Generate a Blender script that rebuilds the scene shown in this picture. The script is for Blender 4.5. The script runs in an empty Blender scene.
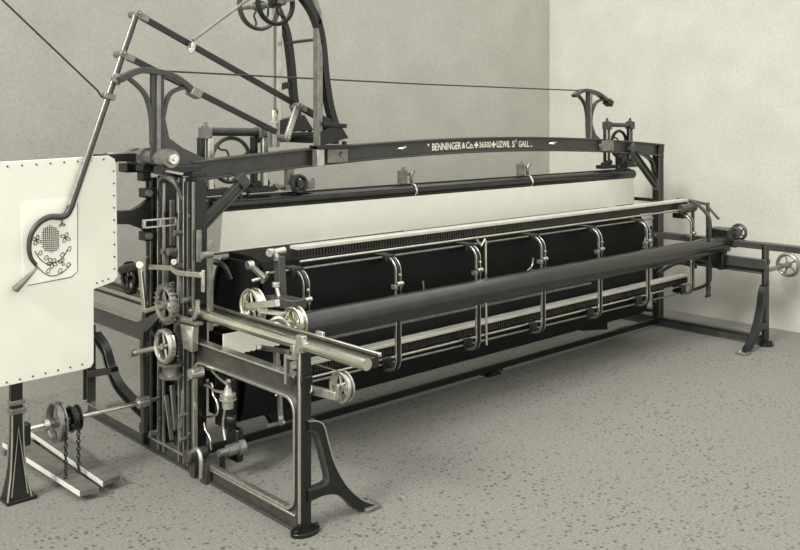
import bpy, bmesh, math, random
from mathutils import Vector as V, Matrix
random.seed(7)
sc = bpy.context.scene
COL = sc.collection
pi = math.pi

# ------------------------------------------------------------------ camera geometry (measured from the vanishing points)
FPX, CX, CY = 902.0, 400.0, 117.0
YAW = math.atan2(969, 902)
CAM = V((-2.85, -3.833, 2.2))
FW = V((math.cos(YAW), math.sin(YAW), 0)); RT = V((math.sin(YAW), -math.cos(YAW), 0))
def _ray(px, py): return FW + RT*((px-CX)/FPX) + V((0, 0, -(py-CY)/FPX))
def _hit(px, py, i, v):
    d = _ray(px, py); t = (v-CAM[i])/d[i]; return CAM + d*t
def PX(px, py, x=0.0): return _hit(px, py, 0, x)      # point of the plane X = x
def PY(px, py, y): return _hit(px, py, 1, y)          # point of the plane Y = y
def PZ(px, py, z=0.0): return _hit(px, py, 2, z)      # point of the plane Z = z
def S(p): return (V(p)-CAM).dot(FW)/FPX               # metres per pixel at p

# ------------------------------------------------------------------ materials
def mat(name, col, rough=.5, metal=0., spec=.5, var=0., vscale=8., bump=0., bscale=120., coat=0.):
    m = bpy.data.materials.new(name); m.use_nodes = True
    nt = m.node_tree; b = nt.nodes['Principled BSDF']
    b.inputs['Roughness'].default_value = rough; b.inputs['Metallic'].default_value = metal
    b.inputs['Specular IOR Level'].default_value = spec
    b.inputs['Coat Weight'].default_value = coat
    tc = nt.nodes.new('ShaderNodeTexCoord')
    n = nt.nodes.new('ShaderNodeTexNoise'); n.inputs['Scale'].default_value = vscale; n.inputs['Detail'].default_value = 6
    nt.links.new(tc.outputs['Object'], n.inputs['Vector'])
    r = nt.nodes.new('ShaderNodeValToRGB'); r.color_ramp.elements[0].position = .3; r.color_ramp.elements[1].position = .7
    r.color_ramp.elements[0].color = tuple(max(0, c*(1-var)) for c in col)+(1,)
    r.color_ramp.elements[1].color = tuple(min(1, c*(1+var)) for c in col)+(1,)
    nt.links.new(n.outputs['Fac'], r.inputs['Fac']); nt.links.new(r.outputs['Color'], b.inputs['Base Color'])
    if bump:
        n2 = nt.nodes.new('ShaderNodeTexNoise'); n2.inputs['Scale'].default_value = bscale
        nt.links.new(tc.outputs['Object'], n2.inputs['Vector'])
        bp = nt.nodes.new('ShaderNodeBump'); bp.inputs['Strength'].default_value = bump; bp.inputs['Distance'].default_value = .004
        nt.links.new(n2.outputs['Fac'], bp.inputs['Height']); nt.links.new(bp.outputs['Normal'], b.inputs['Normal'])
    return m
def tone(g): return (g, g*.982, g*.85)
IRON = mat('cast_iron', tone(.007), .28, 0, .5, .3, 14, .3, 90)
GREY = mat('grey_painted_iron', tone(.042), .33, 0, .5, .25, 14, .3, 90)
MID = mat('worn_grey_iron', tone(.22), .32, .6, .5, .25, 20, .2, 90)
EDGE = mat('pale_metal_and_highlight', tone(.52), .27, .85, .5, .15, 20)  # pale metal for bright parts; on iron edges it paints a highlight
STEEL = mat('bright_steel', tone(.74), .2, 1.0, .5, .12, 20)
ROLL = mat('roller_iron', tone(.018), .22, 0, .5, .25, 10, .1, 60)
BLACK = mat('black_cloth', tone(.0045), .75, 0, .25, .4, 5, .4, 40)
CLOTH = mat('white_cloth', (.88, .865, .74), .9, 0, .1, .03, 6, .15, 200)
PAPER = mat('drawing_board_paint', (.76, .745, .635), .85, 0, .2, .03, 5, .2, 150)
SHEET = mat('pattern_paper', (.83, .815, .70), .9, 0, .2, .03, 5)
INK = mat('ink', tone(.03), .8)
WOOD = mat('pale_wood', tone(.11), .75, 0, .3, .25, 12, .3, 60)
WOODE = mat('pale_wood_edge', tone(.60), .7, 0, .3, .1, 12)  # pale strip along the left side of each plank
TABLE = mat('pale_clamp_table', tone(.52), .4, .2, .5, .1, 12)
WHITE = mat('white_lettering', (.85, .83, .72), .6)
CORD = mat('dark_cord', tone(.03), .6)
LEAD = mat('lead_weight', tone(.5), .35, .7, .5, .2, 10)

def wallmat(name, col):
    m = mat(name, col, .95, 0, .1, .06, 2.2, .25, 70)
    nt = m.node_tree; b = nt.nodes['Principled BSDF']; tc = [n for n in nt.nodes if n.type == 'TEX_COORD'][0]
    n = nt.nodes.new('ShaderNodeTexNoise'); n.inputs['Scale'].default_value = 42; n.inputs['Detail'].default_value = 8
    n.inputs['Roughness'].default_value = .75
    nt.links.new(tc.outputs['Object'], n.inputs['Vector'])
    mr = nt.nodes.new('ShaderNodeMapRange'); mr.inputs[1].default_value = .3; mr.inputs[2].default_value = .7
    mr.inputs[3].default_value = .86; mr.inputs[4].default_value = 1.12
    nt.links.new(n.outputs['Fac'], mr.inputs[0])
    vm = nt.nodes.new('ShaderNodeVectorMath'); vm.operation = 'SCALE'
    src = b.inputs['Base Color'].links[0].from_socket
    nt.links.new(src, vm.inputs[0]); nt.links.new(mr.outputs[0], vm.inputs['Scale'])
    nt.links.new(vm.outputs[0], b.inputs['Base Color'])
    return m
WALLB = wallmat('distempered_wall_back', tone(.42))
WALLR = wallmat('distempered_wall_right', tone(.44))  # same hue as the back wall, slightly paler

def floormat():
    m = bpy.data.materials.new('speckled_floor'); m.use_nodes = True
    nt = m.node_tree; b = nt.nodes['Principled BSDF']; L = nt.links.new
    b.inputs['Roughness'].default_value = .9; b.inputs['Specular IOR Level'].default_value = .15
    tc = nt.nodes.new('ShaderNodeTexCoord')
    base = nt.nodes.new('ShaderNodeTexNoise'); base.inputs['Scale'].default_value = 1.1; base.inputs['Detail'].default_value = 3
    fine = nt.nodes.new('ShaderNodeTexNoise'); fine.inputs['Scale'].default_value = 60; fine.inputs['Detail'].default_value = 6
    wob = nt.nodes.new('ShaderNodeTexNoise'); wob.inputs['Scale'].default_value = 25
    add = nt.nodes.new('ShaderNodeVectorMath'); add.operation = 'MULTIPLY_ADD'; add.inputs[1].default_value = (.02, .02, .02)
    vor = nt.nodes.new('ShaderNodeTexVoronoi'); vor.inputs['Scale'].default_value = 30
    L(tc.outputs['Object'], base.inputs['Vector']); L(tc.outputs['Object'], fine.inputs['Vector']); L(tc.outputs['Object'], wob.inputs['Vector'])
    L(wob.outputs['Color'], add.inputs[0]); L(tc.outputs['Object'], add.inputs[2]); L(add.outputs[0], vor.inputs['Vector'])
    # speck size differs per cell
    sep = nt.nodes.new('ShaderNodeSeparateColor'); L(vor.outputs['Color'], sep.inputs[0])
    thr = nt.nodes.new('ShaderNodeMath'); thr.operation = 'MULTIPLY'; thr.inputs[1].default_value = .42; L(sep.outputs[0], thr.inputs[0])
    sub = nt.nodes.new('ShaderNodeMath'); sub.operation = 'SUBTRACT'; L(thr.outputs[0], sub.inputs[0]); L(vor.outputs['Distance'], sub.inputs[1])
    ms = nt.nodes.new('ShaderNodeMapRange'); ms.inputs[1].default_value = -.04; ms.inputs[2].default_value = .07
    L(sub.outputs[0], ms.inputs[0])
    rg = nt.nodes.new('ShaderNodeMapRange'); rg.inputs[1].default_value = .35; rg.inputs[2].default_value = .6
    rg.inputs[3].default_value = .3; rg.inputs[4].default_value = .75; L(base.outputs['Fac'], rg.inputs[0])
    mm = nt.nodes.new('ShaderNodeMath'); mm.operation = 'MULTIPLY'; L(ms.outputs[0], mm.inputs[0]); L(rg.outputs[0], mm.inputs[1])
    r = nt.nodes.new('ShaderNodeValToRGB'); r.color_ramp.elements[0].position = .35; r.color_ramp.elements[1].position = .68
    r.color_ramp.elements[0].color = tone(.155)+(1,); r.color_ramp.elements[1].color = tone(.225)+(1,)
    L(fine.outputs['Fac'], r.inputs['Fac'])
    mx = nt.nodes.new('ShaderNodeMix'); mx.data_type = 'RGBA'
    L(mm.outputs[0], mx.inputs['Factor']); L(r.outputs['Color'], mx.inputs['A']); mx.inputs['B'].default_value = tone(.05)+(1,)
    L(mx.outputs['Result'], b.inputs['Base Color'])
    return m
FLOOR = floormat()

# ------------------------------------------------------------------ mesh helpers
def new(): return bmesh.new()
def hexa(bm, c):
    vs = [bm.verts.new(p) for p in c]
    for f in ((0,3,2,1),(4,5,6,7),(0,1,5,4),(1,2,6,5),(2,3,7,6),(3,0,4,7)):
        bm.faces.new([vs[i] for i in f])
def box(bm, x0, x1, y0, y1, z0, z1):
    x0, x1 = sorted((x0, x1)); y0, y1 = sorted((y0, y1)); z0, z1 = sorted((z0, z1))
    hexa(bm, [(x0,y0,z0),(x1,y0,z0),(x1,y1,z0),(x0,y1,z0),(x0,y0,z1),(x1,y0,z1),(x1,y1,z1),(x0,y1,z1)])
def skin(bm, rings, closed=False, caps=True):
    R = [[bm.verts.new(p) for p in r] for r in rings]
    n = len(R[0]); m = len(R)
    for i in range(m if closed else m-1):
        a, b = R[i], R[(i+1) % m]
        for j in range(n):
            bm.faces.new([a[j], a[(j+1) % n], b[(j+1) % n], b[j]])
    if caps and not closed:
        bm.faces.new(R[0][::-1]); bm.faces.new(R[-1])
def _tan(pts, i, closed):
    n = len(pts)
    if closed: a, b = pts[(i-1) % n], pts[(i+1) % n]
    else: a, b = pts[max(i-1, 0)], pts[min(i+1, n-1)]
    return (b-a).normalized()
def tube(bm, pts, r, seg=10, closed=False):
    pts = [V(p) for p in pts]; rings = []
    t0 = _tan(pts, 0, closed)
    u = t0.orthogonal().normalized()
    for i, p in enumerate(pts):
        t = _tan(pts, i, closed)
        u = (u - t*u.dot(t)).normalized(); w = t.cross(u)
        rr = r[i] if isinstance(r, (list, tuple)) else r
        rings.append([p + (u*math.cos(2*pi*k/seg) + w*math.sin(2*pi*k/seg))*rr for k in range(seg)])
    skin(bm, rings, closed)
def strip(bm, pts, n, w, t, closed=False, off=0.0):
    """rectangular section swept along pts lying in a plane of normal n; w along n, t in the plane"""
    pts = [V(p) for p in pts]; n = V(n).normalized(); rings = []
    m = len(pts)
    for i, p in enumerate(pts):
        if closed: a, b = (p-pts[i-1]).normalized(), (pts[(i+1) % m]-p).normalized()
        else:
            a = (p-pts[i-1]).normalized() if i else None
            b = (pts[i+1]-p).normalized() if i < m-1 else None
            if a is None: a = b
            if b is None: b = a
        tt = (a+b).normalized(); s = n.cross(tt).normalized()
        k = 1/max(.5, tt.dot(b))
        c = p + s*off*k
        rings.append([c - n*w/2 - s*t/2*k, c + n*w/2 - s*t/2*k, c + n*w/2 + s*t/2*k, c - n*w/2 + s*t/2*k])
    skin(bm, rings, closed)
def bar(bm, p, q, w, h, n=(0,0,1)): strip(bm, [p, q], n, w, h)
def ibeam(web, fl, pts, n, depth, width, t=.012, wt=.014):
    strip(web, pts, n, wt, depth); strip(fl, pts, n, width, t, off=depth/2); strip(fl, pts, n, width, t, off=-depth/2)
def cyl(bm, p, q, r, seg=20, r2=None):
    p, q = V(p), V(q); t = (q-p).normalized(); u = t.orthogonal().normalized(); w = t.cross(u)
    r2 = r if r2 is None else r2
    skin(bm, [[c + (u*math.cos(2*pi*k/seg)+w*math.sin(2*pi*k/seg))*rr for k in range(seg)] for c, rr in ((p, r), (q, r2))])
def lathe(bm, c, ax, prof, seg=24):
    c, ax = V(c), V(ax).normalized(); u = ax.orthogonal().normalized(); w = ax.cross(u)
    skin(bm, [[c + ax*h + (u*math.cos(2*pi*k/seg)+w*math.sin(2*pi*k/seg))*max(r, .0005) for k in range(seg)] for h, r in prof])
def ring(bm, c, ax, R, r, seg=36, w=None):
    """rim: rectangular-ish torus, radius R, bar r, width w along the axis"""
    c, ax = V(c), V(ax).normalized(); u = ax.orthogonal().normalized(); v = ax.cross(u); w = w or r
    rings = []
    for k in range(seg):
        d = u*math.cos(2*pi*k/seg) + v*math.sin(2*pi*k/seg)
        rings.append([c + d*(R + r*math.cos(a)*1.2) + ax*w*math.sin(a)*1.2 for a in [pi/4+j*pi/4 for j in range(8)]])
    skin(bm, rings, True)
def prism(bm, poly, n, d):
    """flat polygon (3D points) thickened by d along n, centred"""
    n = V(n).normalized(); a = [bm.verts.new(V(p)-n*d/2) for p in poly]; b = [bm.verts.new(V(p)+n*d/2) for p in poly]
    m = len(poly); bm.faces.new(a[::-1]); bm.faces.new(b)
    for i in range(m): bm.faces.new([a[i], a[(i+1) % m], b[(i+1) % m], b[i]])
def smooth(pts, k=6):
    """Catmull-Rom through pts"""
    pts = [V(p) for p in pts]; out = []
    for i in range(len(pts)-1):
        p0 = pts[max(i-1, 0)]; p1 = pts[i]; p2 = pts[i+1]; p3 = pts[min(i+2, len(pts)-1)]
        for j in range(k):
            t = j/k
            out.append(.5*((2*p1)+(p2-p0)*t+(2*p0-5*p1+4*p2-p3)*t*t+(3*p1-p0-3*p2+p3)*t**3))
    out.append(pts[-1]); return out
def rrect(y0, y1, z0, z1, r, x, k=5):
    out = []
    for cy, cz, a0 in ((y1-r, z1-r, 0), (y0+r, z1-r, pi/2), (y0+r, z0+r, pi), (y1-r, z0+r, 1.5*pi)):
        for j in range(k+1):
            a = a0+pi/2*j/k; out.append(V((x, cy+r*math.cos(a), cz+r*math.sin(a))))
    return out

def islands(bm, gap=.006):
    """split into connected pieces; pieces whose boxes touch stay together"""
    bm.verts.ensure_lookup_table(); seen = set(); isl = []
    for v in bm.verts:
        if v.index in seen: continue
        st = [v]; seen.add(v.index); g = []
        while st:
            a = st.pop(); g.append(a)
            for e in a.link_edges:
                b = e.other_vert(a)
                if b.index not in seen: seen.add(b.index); st.append(b)
        isl.append(g)
    bb = [[(min(v.co[i] for v in g)-gap, max(v.co[i] for v in g)+gap) for i in range(3)] for g in isl]
    lab_ = list(range(len(isl)))
    def find(i):
        while lab_[i] != i: i = lab_[i]
        return i
    for i in range(len(isl)):
        for j in range(i):
            if all(bb[i][k][0] <= bb[j][k][1] and bb[j][k][0] <= bb[i][k][1] for k in range(3)): lab_[find(i)] = find(j)
    out = {}
    for i, g in enumerate(isl): out.setdefault(find(i), []).extend(v.index for v in g)
    return list(out.values())
ALL = {}                                             # every piece made by a put() call
def put(name, bm, m, parent=None, bevel=.0, smooth_ang=40, whole=False):
    bm.verts.index_update()
    if parent is not None and not whole and len(bm.verts) < 6000:
        gr = islands(bm)
        if len(gr) > 1:
            objs = []
            for g in gr:
                c = bm.copy(); c.verts.ensure_lookup_table(); keep = set(g)
                bmesh.ops.delete(c, geom=[v for v in c.verts if v.index not in keep], context='VERTS')
                objs.append(put(name, c, m, parent, bevel, smooth_ang, True))
            bm.free(); ALL[objs[0].name] = objs; return objs[0]
    bmesh.ops.recalc_face_normals(bm, faces=bm.faces)
    me = bpy.data.meshes.new(name); 
    for f in bm.faces: f.smooth = True
    for e in bm.edges:
        if len(e.link_faces) == 2: e.smooth = e.calc_face_angle(0) < math.radians(smooth_ang)
    bm.to_mesh(me); bm.free(); me.materials.append(m)
    o = bpy.data.objects.new(name, me); COL.objects.link(o)
    if parent is not None:
        o.parent = parent
        r = parent; off = V((0,0,0))
        while r is not None: off += r.location; r = r.parent
        o.location = -off            # meshes are written in world metres
    if bevel:
        b = o.modifiers.new('bevel', 'BEVEL'); b.width = bevel; b.segments = 2; b.limit_method = 'ANGLE'; b.angle_limit = math.radians(50)
    return o
def info(o, label, cat, group=None, kind=None):
    o['label'] = label; o['category'] = cat
    if group: o['group'] = group
    if kind: o['kind'] = kind
    return o
def thing(name, loc, label, cat, group=None):
    o = bpy.data.objects.new(name, None); o.location = loc; o.empty_display_size = .1; COL.objects.link(o)
    return info(o, label, cat, group)
def struct(name, bm, m):
    o = put(name, bm, m); o['kind'] = 'structure'; return o
def lab(o, s):
    for x in ALL.get(o.name, [o]): x['label'] = s
    return o

def wheel(parent, name, c, ax, R, rim=.012, width=None, spokes=5, curved=False, m=STEEL, hubr=.02, hubl=.05, double=0, teeth=0):
    """handwheel / pulley: rim and spokes, hub as its sub-part"""
    c, ax = V(c), V(ax).normalized(); u = ax.orthogonal().normalized(); v = ax.cross(u)
    bm = new(); width = width or rim
    if double:
        ring(bm, c-ax*double, ax, R, rim*.6, w=rim*.5); ring(bm, c+ax*double, ax, R, rim*.6, w=rim*.5)
        ring(bm, c, ax, R-rim, rim*.5, w=double)
    else: ring(bm, c, ax, R, rim, w=width)
    for k in range(spokes):
        a = 2*pi*k/spokes+.5
        def P(r, da=0): return c + (u*math.cos(a+da)+v*math.sin(a+da))*r
        if curved: tube(bm, smooth([P(hubr*.5), P(R*.3, .3), P(R*.5, .3), P(R*.7, .0), P(R*.85, -.05), P(R-rim*.3, .05)], 5), rim*.62, 8)
        else: tube(bm, [P(hubr*.5), P(R-rim*.4)], [rim*.75, rim*.5], 8)
    for k in range(teeth):
        a = 2*pi*k/teeth; d = u*math.cos(a)+v*math.sin(a); s = ax.cross(d)
        p = c + d*(R+rim*1.1)
        prism(bm, [p-s*R*.05-d*rim, p+s*R*.05-d*rim, p+s*R*.03+d*rim*.9, p-s*R*.03+d*rim*.9], ax, width*2)
    o = put(name, bm, m, parent)
    h = new(); lathe(h, c-ax*hubl/2, ax, [(0, hubr*.6), (0, hubr), (hubl, hubr), (hubl, hubr*.6)])
    put('hub', h, m, o)
    return o
def bolt(bm, p, ax, r=.011, l=.012):
    ax = V(ax).normalized(); cyl(bm, V(p), V(p)+ax*l, r, 6)

# ------------------------------------------------------------------ room
bm = new(); box(bm, -7, 6.42, -7, 3.32, -.1, 0); struct('floor', bm, FLOOR)
bm = new(); box(bm, -7, 6.40, 3.30, 3.4, 0, 4.6); struct('wall_back', bm, WALLB)
bm = new(); box(bm, 6.40, 6.5, -7, 3.4, 0, 4.6); struct('wall_right', bm, WALLR)

# ------------------------------------------------------------------ machine frame
LX = 5.62                                            # far end frame
FR = thing('embroidery_machine_frame', (0, 0, 0), 'long black cast-iron frame of the embroidery machine with arched lettered top beam', 'machine frame')
XN = (1, 0, 0); YN = (0, 1, 0)

def end_frame(x0, mir, fy):
    """one end casting; mir=+1 near end (foot reaches to +X), -1 far end; fy = Y of the front post"""
    xa, xb = (x0, x0+.066); xm = x0+.033
    # front panel: web between outer outline and rounded opening, flange round the opening
    y0, y1 = fy, 1.14; N = 5
    inner = rrect(y0+.06, y1-.04, .10, .70, .085, xm, N)
    outer = []
    for i, p in enumerate(inner):
        cy = y1 if p.y > (y0+y1)/2 else y0; cz = .81 if p.z > .4 else .0
        q, j = divmod(i, N+1)
        corner = [(y1, .81), (y0, .81), (y0, 0), (y1, 0)][q]
        if q == 0: e = (y1, p.z) if j < N/2 else (p.y, .81)
        if q == 1: e = (p.y, .81) if j < N/2 else (y0, p.z)
        if q == 2: e = (y0, p.z) if j < N/2 else (p.y, 0.0)
        if q == 3: e = (p.y, 0.0) if j < N/2 else (y1, p.z)
        if j in (N//2, N//2+1): e = corner
        outer.append(V((xm, e[0], e[1])))
    if mir > 0:
        bm = new()
        for sx in (-.008, .008):
            A = [bm.verts.new(p+V((sx, 0, 0))) for p in inner]; B = [bm.verts.new(p+V((sx, 0, 0))) for p in outer]
            n = len(A)
            for i in range(n):
                vs = [A[i], A[(i+1) % n], B[(i+1) % n], B[i]]
                bm.faces.new(vs)
        put('side_panel', bm, GREY, FR)
        bm = new(); strip(bm, [p+V((-.018, 0, 0)) for p in inner], XN, .03, .017, True); lab(put('opening_flange', bm, EDGE, FR, .003), 'flange around the opening, pale with a painted highlight')  # real flange, but its pale colour paints the edge highlight
    # front post (wide face to the front)
    bm = new(); box(bm, xa, xb, fy-.012, fy+.035, 0, .97)
    box(bm, xa-.004, xb+.004, fy-.02, fy+.05, .78, .83)
    put('front_post', bm, IRON, FR, .005)
    bm = new(); box(bm, xa-.012, xa, fy-.01, fy+.008, .06, .96); lab(put('post_highlight', bm, EDGE if mir > 0 else GREY, FR, .003), 'highlight strip along the post edge')  # near strip is pale: a highlight painted along the post
    # post foot with bolts
    bm = new(); prism(bm, [V((xm+.085*math.cos(a)*(1 if abs(math.cos(a)) < .9 else 1.02), fy+.06*math.sin(a), .011)) for a in [2*pi*k/20 for k in range(20)]], (0,0,1), .022)
    for s in (-1, 1): bolt(bm, (xm+s*.066, fy-.012, .02), (0,0,1), .014, .018)
    put('foot_plate', bm, IRON, FR, .003)
    # base rail
    bm = new(); box(bm, xa+.02, xb-.02, fy+.03, 2.66, 0.012, .075); box(bm, xa-.005, xb+.005, fy+.03, 2.66, 0, .014)
    put('base_rail', bm, GREY, FR, .003)
    bm = new(); box(bm, xa, xb, fy+.05, 2.66, .0755, .088); lab(put('rail_flange', bm, EDGE if mir > 0 else IRON, FR, .003), 'pale top flange of the base rail')  # near flange colour carries a painted highlight
    # upper side rail (I section), from front post to the rear
    bm = new(); box(bm, xm-.008, xm+.008, 1.15 if mir > 0 else fy, 2.70, .70, .80); put('side_rail', bm, GREY, FR)
    bm = new(); box(bm, xa, xb, fy+.03, 2.70, .811, .824); box(bm, xa, xb, 1.7 if mir > 0 else fy, 2.70, .685, .699)
    lab(put('side_rail_flange', bm, EDGE if mir > 0 else GREY, FR, .003), 'pale flange of the side rail')  # pale near flanges: edge highlight put into the colour
    # rear post and its curved brace
    w, f = new(), new()
    ibeam(w, f, [V((xm, 2.66, .09)), V((xm, 2.66, .69))], XN, .07, .066); put('rear_post', w, IRON, FR); lab(put('rear_post_flange', f, GREY, FR, .003), 'grey flange of the rear post')
    w, f = new(), new()
    cpx = [(92, 336), (101, 350), (107, 370), (115, 387), (128, 402), (143, 417)]
    arc = smooth([V((xm, PX(a, b, 0).y, PX(a, b, 0).z)) for a, b in cpx], 6)
    ibeam(w, f, arc, XN, .05, .06); put('rear_brace', w, IRON, FR); lab(put('rear_brace_flange', f, IRON, FR, .003), 'rim of the curved rear brace')
    bm = new(); strip(bm, smooth([V((xm, 2.63, .30)), V((xm, 2.50, .33)), V((xm, 2.36, .37)), V((xm, 2.24, .40))], 4), XN, .06, .05); put('brace_tie', bm, IRON, FR, .003)
    # sideways curved foot, in the plane Y = fy
    def F(px, py):
        p = PY(px, py, 0.0); return V(((xb+(p.x-.066) if mir > 0 else xa-(p.x-.066)), fy, max(p.z, .012)))
    up = [(306, 420), (315, 420), (321, 425), (325, 440), (330, 458), (339, 477), (350, 491), (363, 500), (376, 506)]
    lo = [(352, 508), (341, 497), (331, 493), (319, 495), (306, 501)]
    hole = [(306, 489), (318, 486), (325, 482), (326, 476), (322, 458), (317, 440), (313, 431), (306, 430)]
    U = smooth([F(*p) for p in up], 4); Lw = smooth([F(*p) for p in lo], 4); H = smooth([F(*p) for p in hole], 4)
    bm = new(); prism(bm, U + [F(375, 509), F(362, 513)] + Lw + H, YN, .05); put('curved_foot', bm, IRON, FR)
    rm = EDGE if mir > 0 else IRON  # near rim painted pale as an edge highlight
    bm = new(); strip(bm, U, YN, .062, .007); lab(put('foot_rim', bm, rm, FR), 'pale rim of the curved foot')
    bm = new(); strip(bm, H, YN, .056, .006); lab(put('foot_rim', bm, GREY, FR), 'grey inner rim of the curved foot')
    c = F(371, 509); bm = new(); box(bm, c.x-.07, c.x+.035, fy-.05, fy+.05, 0, .022); put('foot_plate', bm, MID, FR, .003)
    bm = new(); bolt(bm, V((c.x-.01, fy+.03, .02)), (0,0,1), .02, .02); put('bolt_head', bm, EDGE, FR)

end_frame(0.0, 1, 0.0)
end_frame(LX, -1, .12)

# carriage rails: near pair and far pair
def carriage_rail(x, y0, y1, z, n):
    if n:
        bm = new(); cyl(bm, (x-.03, y0, z-.03), (x-.03, y1, z-.03), .030 if y0 < 0 else .014, 24); lab(put('carriage_rail', bm, STEEL, FR), 'polished round rail for the carriage')
        bm = new(); box(bm, x+.055, x+.075, y0+.01, y1, z-.012, z+.008); lab(put('carriage_rail', bm, STEEL, FR, .004), 'narrow polished rail for the carriage')
        bm = new(); box(bm, x-.03, x+.075, y0+.03, y1, z-.065, z-.014); put('rail_support', bm, IRON, FR, .003)
    else:
        bm = new(); box(bm, x-.045, x+.055, y0, y1, z-.065, z); lab(put('carriage_rail', bm, GREY, FR, .006), 'grey rail for the carriage')
carriage_rail(0.03, -.54, 1.10, 1.035, 1)
carriage_rail(0.03, 1.66, 2.60, 1.0, 1)
carriage_rail(LX+.05, -.62, 2.50, .985, 0)
# chairs carrying the near rail on the front post
bm = new()
strip(bm, [V((-.02, .09, .78)), V((-.02, .09, .93)), V((-.02, .02, .93)), V((-.02, .02, 1.0))], XN, .03, .02)
box(bm, -.03, .12, -.02, .05, .96, 1.0); box(bm, -.03, 0, -.06, .0, .99, 1.06); box(bm, .10, .12, -.06, 0, .99, 1.06)
lab(put('rail_chair', bm, EDGE, FR, .004), 'pale bracket holding the rail')
# far end second lower rail
bm = new(); box(bm, LX-.02, LX+.02, .10, 1.2, .735, .83); put('side_rail', bm, GREY, FR, .004)

# columns
def column(x, ya, yb, z0, z1, edge=EDGE):
    bm = new(); box(bm, x+.012, x+.1, ya+.006, yb-.006, z0, z1); put('column', bm, IRON, FR, .003)
    bm = new(); box(bm, x-.004, x+.014, ya, ya+.009, z0, z1); box(bm, x-.004, x+.014, yb-.009, yb, z0, z1)  # thin strips added to paint highlights on the column edges
    lab(put('column_highlight', bm, edge, FR, .002), 'pale highlight strips on the column edges')
    bm = new()
    for k in range(5): bolt(bm, (x+.0, (ya+yb)/2, z0+(z1-z0)*(.12+.19*k)), (-1,0,0), .011, .012)
    put('bolt_head', bm, MID, FR)
for ya, yb, z0, z1 in ((1.10, 1.17, .03, 1.80), (1.21, 1.28, .03, 1.82), (1.47, 1.55, .03, 1.82), (1.64, 1.71, .10, 1.80)): column(0, ya, yb, z0, z1, EDGE if ya in (1.21, 1.47) else MID)
for ya, yb, z0, z1 in ((1.26, 1.34, .03, 1.88), (1.70, 1.80, .03, 1.88)): column(LX, ya, yb, z0, z1, GREY)
for x, dy in ((0.0, 0),):
    bm = new(); strip(bm, smooth([V((x+.05, 1.245, 1.68)), V((x+.02, 1.28, 1.78)), V((x+.0, 1.38, 1.82)), V((x+.02, 1.48, 1.78)), V((x+.05, 1.51, 1.68))], 6), XN, .10, .025)
    lab(put('column_head', bm, MID, FR, .004), 'arched grey head between the columns')
    bm = new(); box(bm, x, x+.1, 1.10, 1.71, 1.83, 1.86); put('column_head', bm, IRON, FR, .004)
bm = new(); box(bm, LX, LX+.1, 1.26, 1.34, 1.83, 1.90); bar(bm, (LX+.05, 1.3, 1.84), (LX+.05, 1.75, 1.84), .06, .05, XN); put('column_head', bm, IRON, FR, .004)
bm = new(); strip(bm, smooth([PY(636, 152, 1.3), PY(646, 156, 1.3), PY(652, 162, 1.3), PY(654, 172, 1.3)], 5), YN, .04, .03); put('column_bracket', bm, IRON, FR)
# cross pieces between the columns
bm = new()
for z in (.12, .42, .62, 1.0, 1.30, 1.55): box(bm, .03, .07, 1.12, 1.70, z, z+.035)
put('column_tie', bm, IRON, FR, .003)
bm = new()
for z in (.12, .62, 1.0, 1.30): box(bm, LX+.03, LX+.07, 1.3, 1.75, z, z+.035)
put('column_tie', bm, IRON, FR, .003)

# top beam, arched, three castings, with flanges
BY = 1.30
def bz(x):                                            # centre height of the beam
    t = (x-2.88)/2.8; return 1.965 - .115*abs(t)**1.9
def beam(x0, x1, name, dh=.0):
    n = 10; xs = [x0+(x1-x0)*i/n for i in range(n+1)]
    w, f = new(), new()
    pts = [V((x, BY, bz(x))) for x in xs]
    strip(w, pts, YN, .022, .115+dh); put(name, w, GREY, FR)
    strip(f, pts, YN, .09, .014, off=.058+dh/2); strip(f, pts, YN, .09, .014, off=-.058-dh/2)
    lab(put('beam_flange', f, GREY, FR, .003), 'flange of the lettered top beam')
beam(.10, 1.22, 'beam_end'); beam(1.20, 4.60, 'top_beam'); beam(4.58, 5.72, 'beam_end')
bm = new()
for x in (1.20, 4.60): box(bm, x-.03, x+.16, BY-.055, BY-.012, bz(x)-.052, bz(x)+.05)
for x in (1.30, 4.52): bolt(bm, (x, BY-.055, bz(x)), (0,-1,0), .02, .012)
put('joint_plate', bm, MID, FR, .003)
bm = new()
for px, py in ((401, 148.5), (552, 143.5)):
    p = PY(px, py, BY-.03); tube(bm, [p+V((-.03, .02, 0)), p+V((-.01, -.02, 0)), p+V((.03, -.015, .01))], .012, 8)
put('lug', bm, EDGE, FR)
# diagonal struts of the end castings
for sgn, pts in ((1, [(1,0)]), (-1, [(1,0)])):
    if sgn > 0: a, b = PY(243, 183, 1.2), PY(199, 228, 1.2)
    else: a, b = PY(631, 150, 1.25), PY(656, 185, 1.25)
    w, f = new(), new(); ibeam(w, f, [a, b], YN, .055, .05, .014)
    bar(w, a+V((-.04*sgn, 0, .05)), a+V((.02*sgn, 0, -.02)), .06, .07, YN); bar(w, b+V((.0, 0, .05)), b+V((0, 0, -.05)), .06, .05, YN)
    put('diagonal_strut', w, GREY, FR, .003); lab(put('strut_flange', f, GREY, FR, .003), 'raised rims of the strut')
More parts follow.
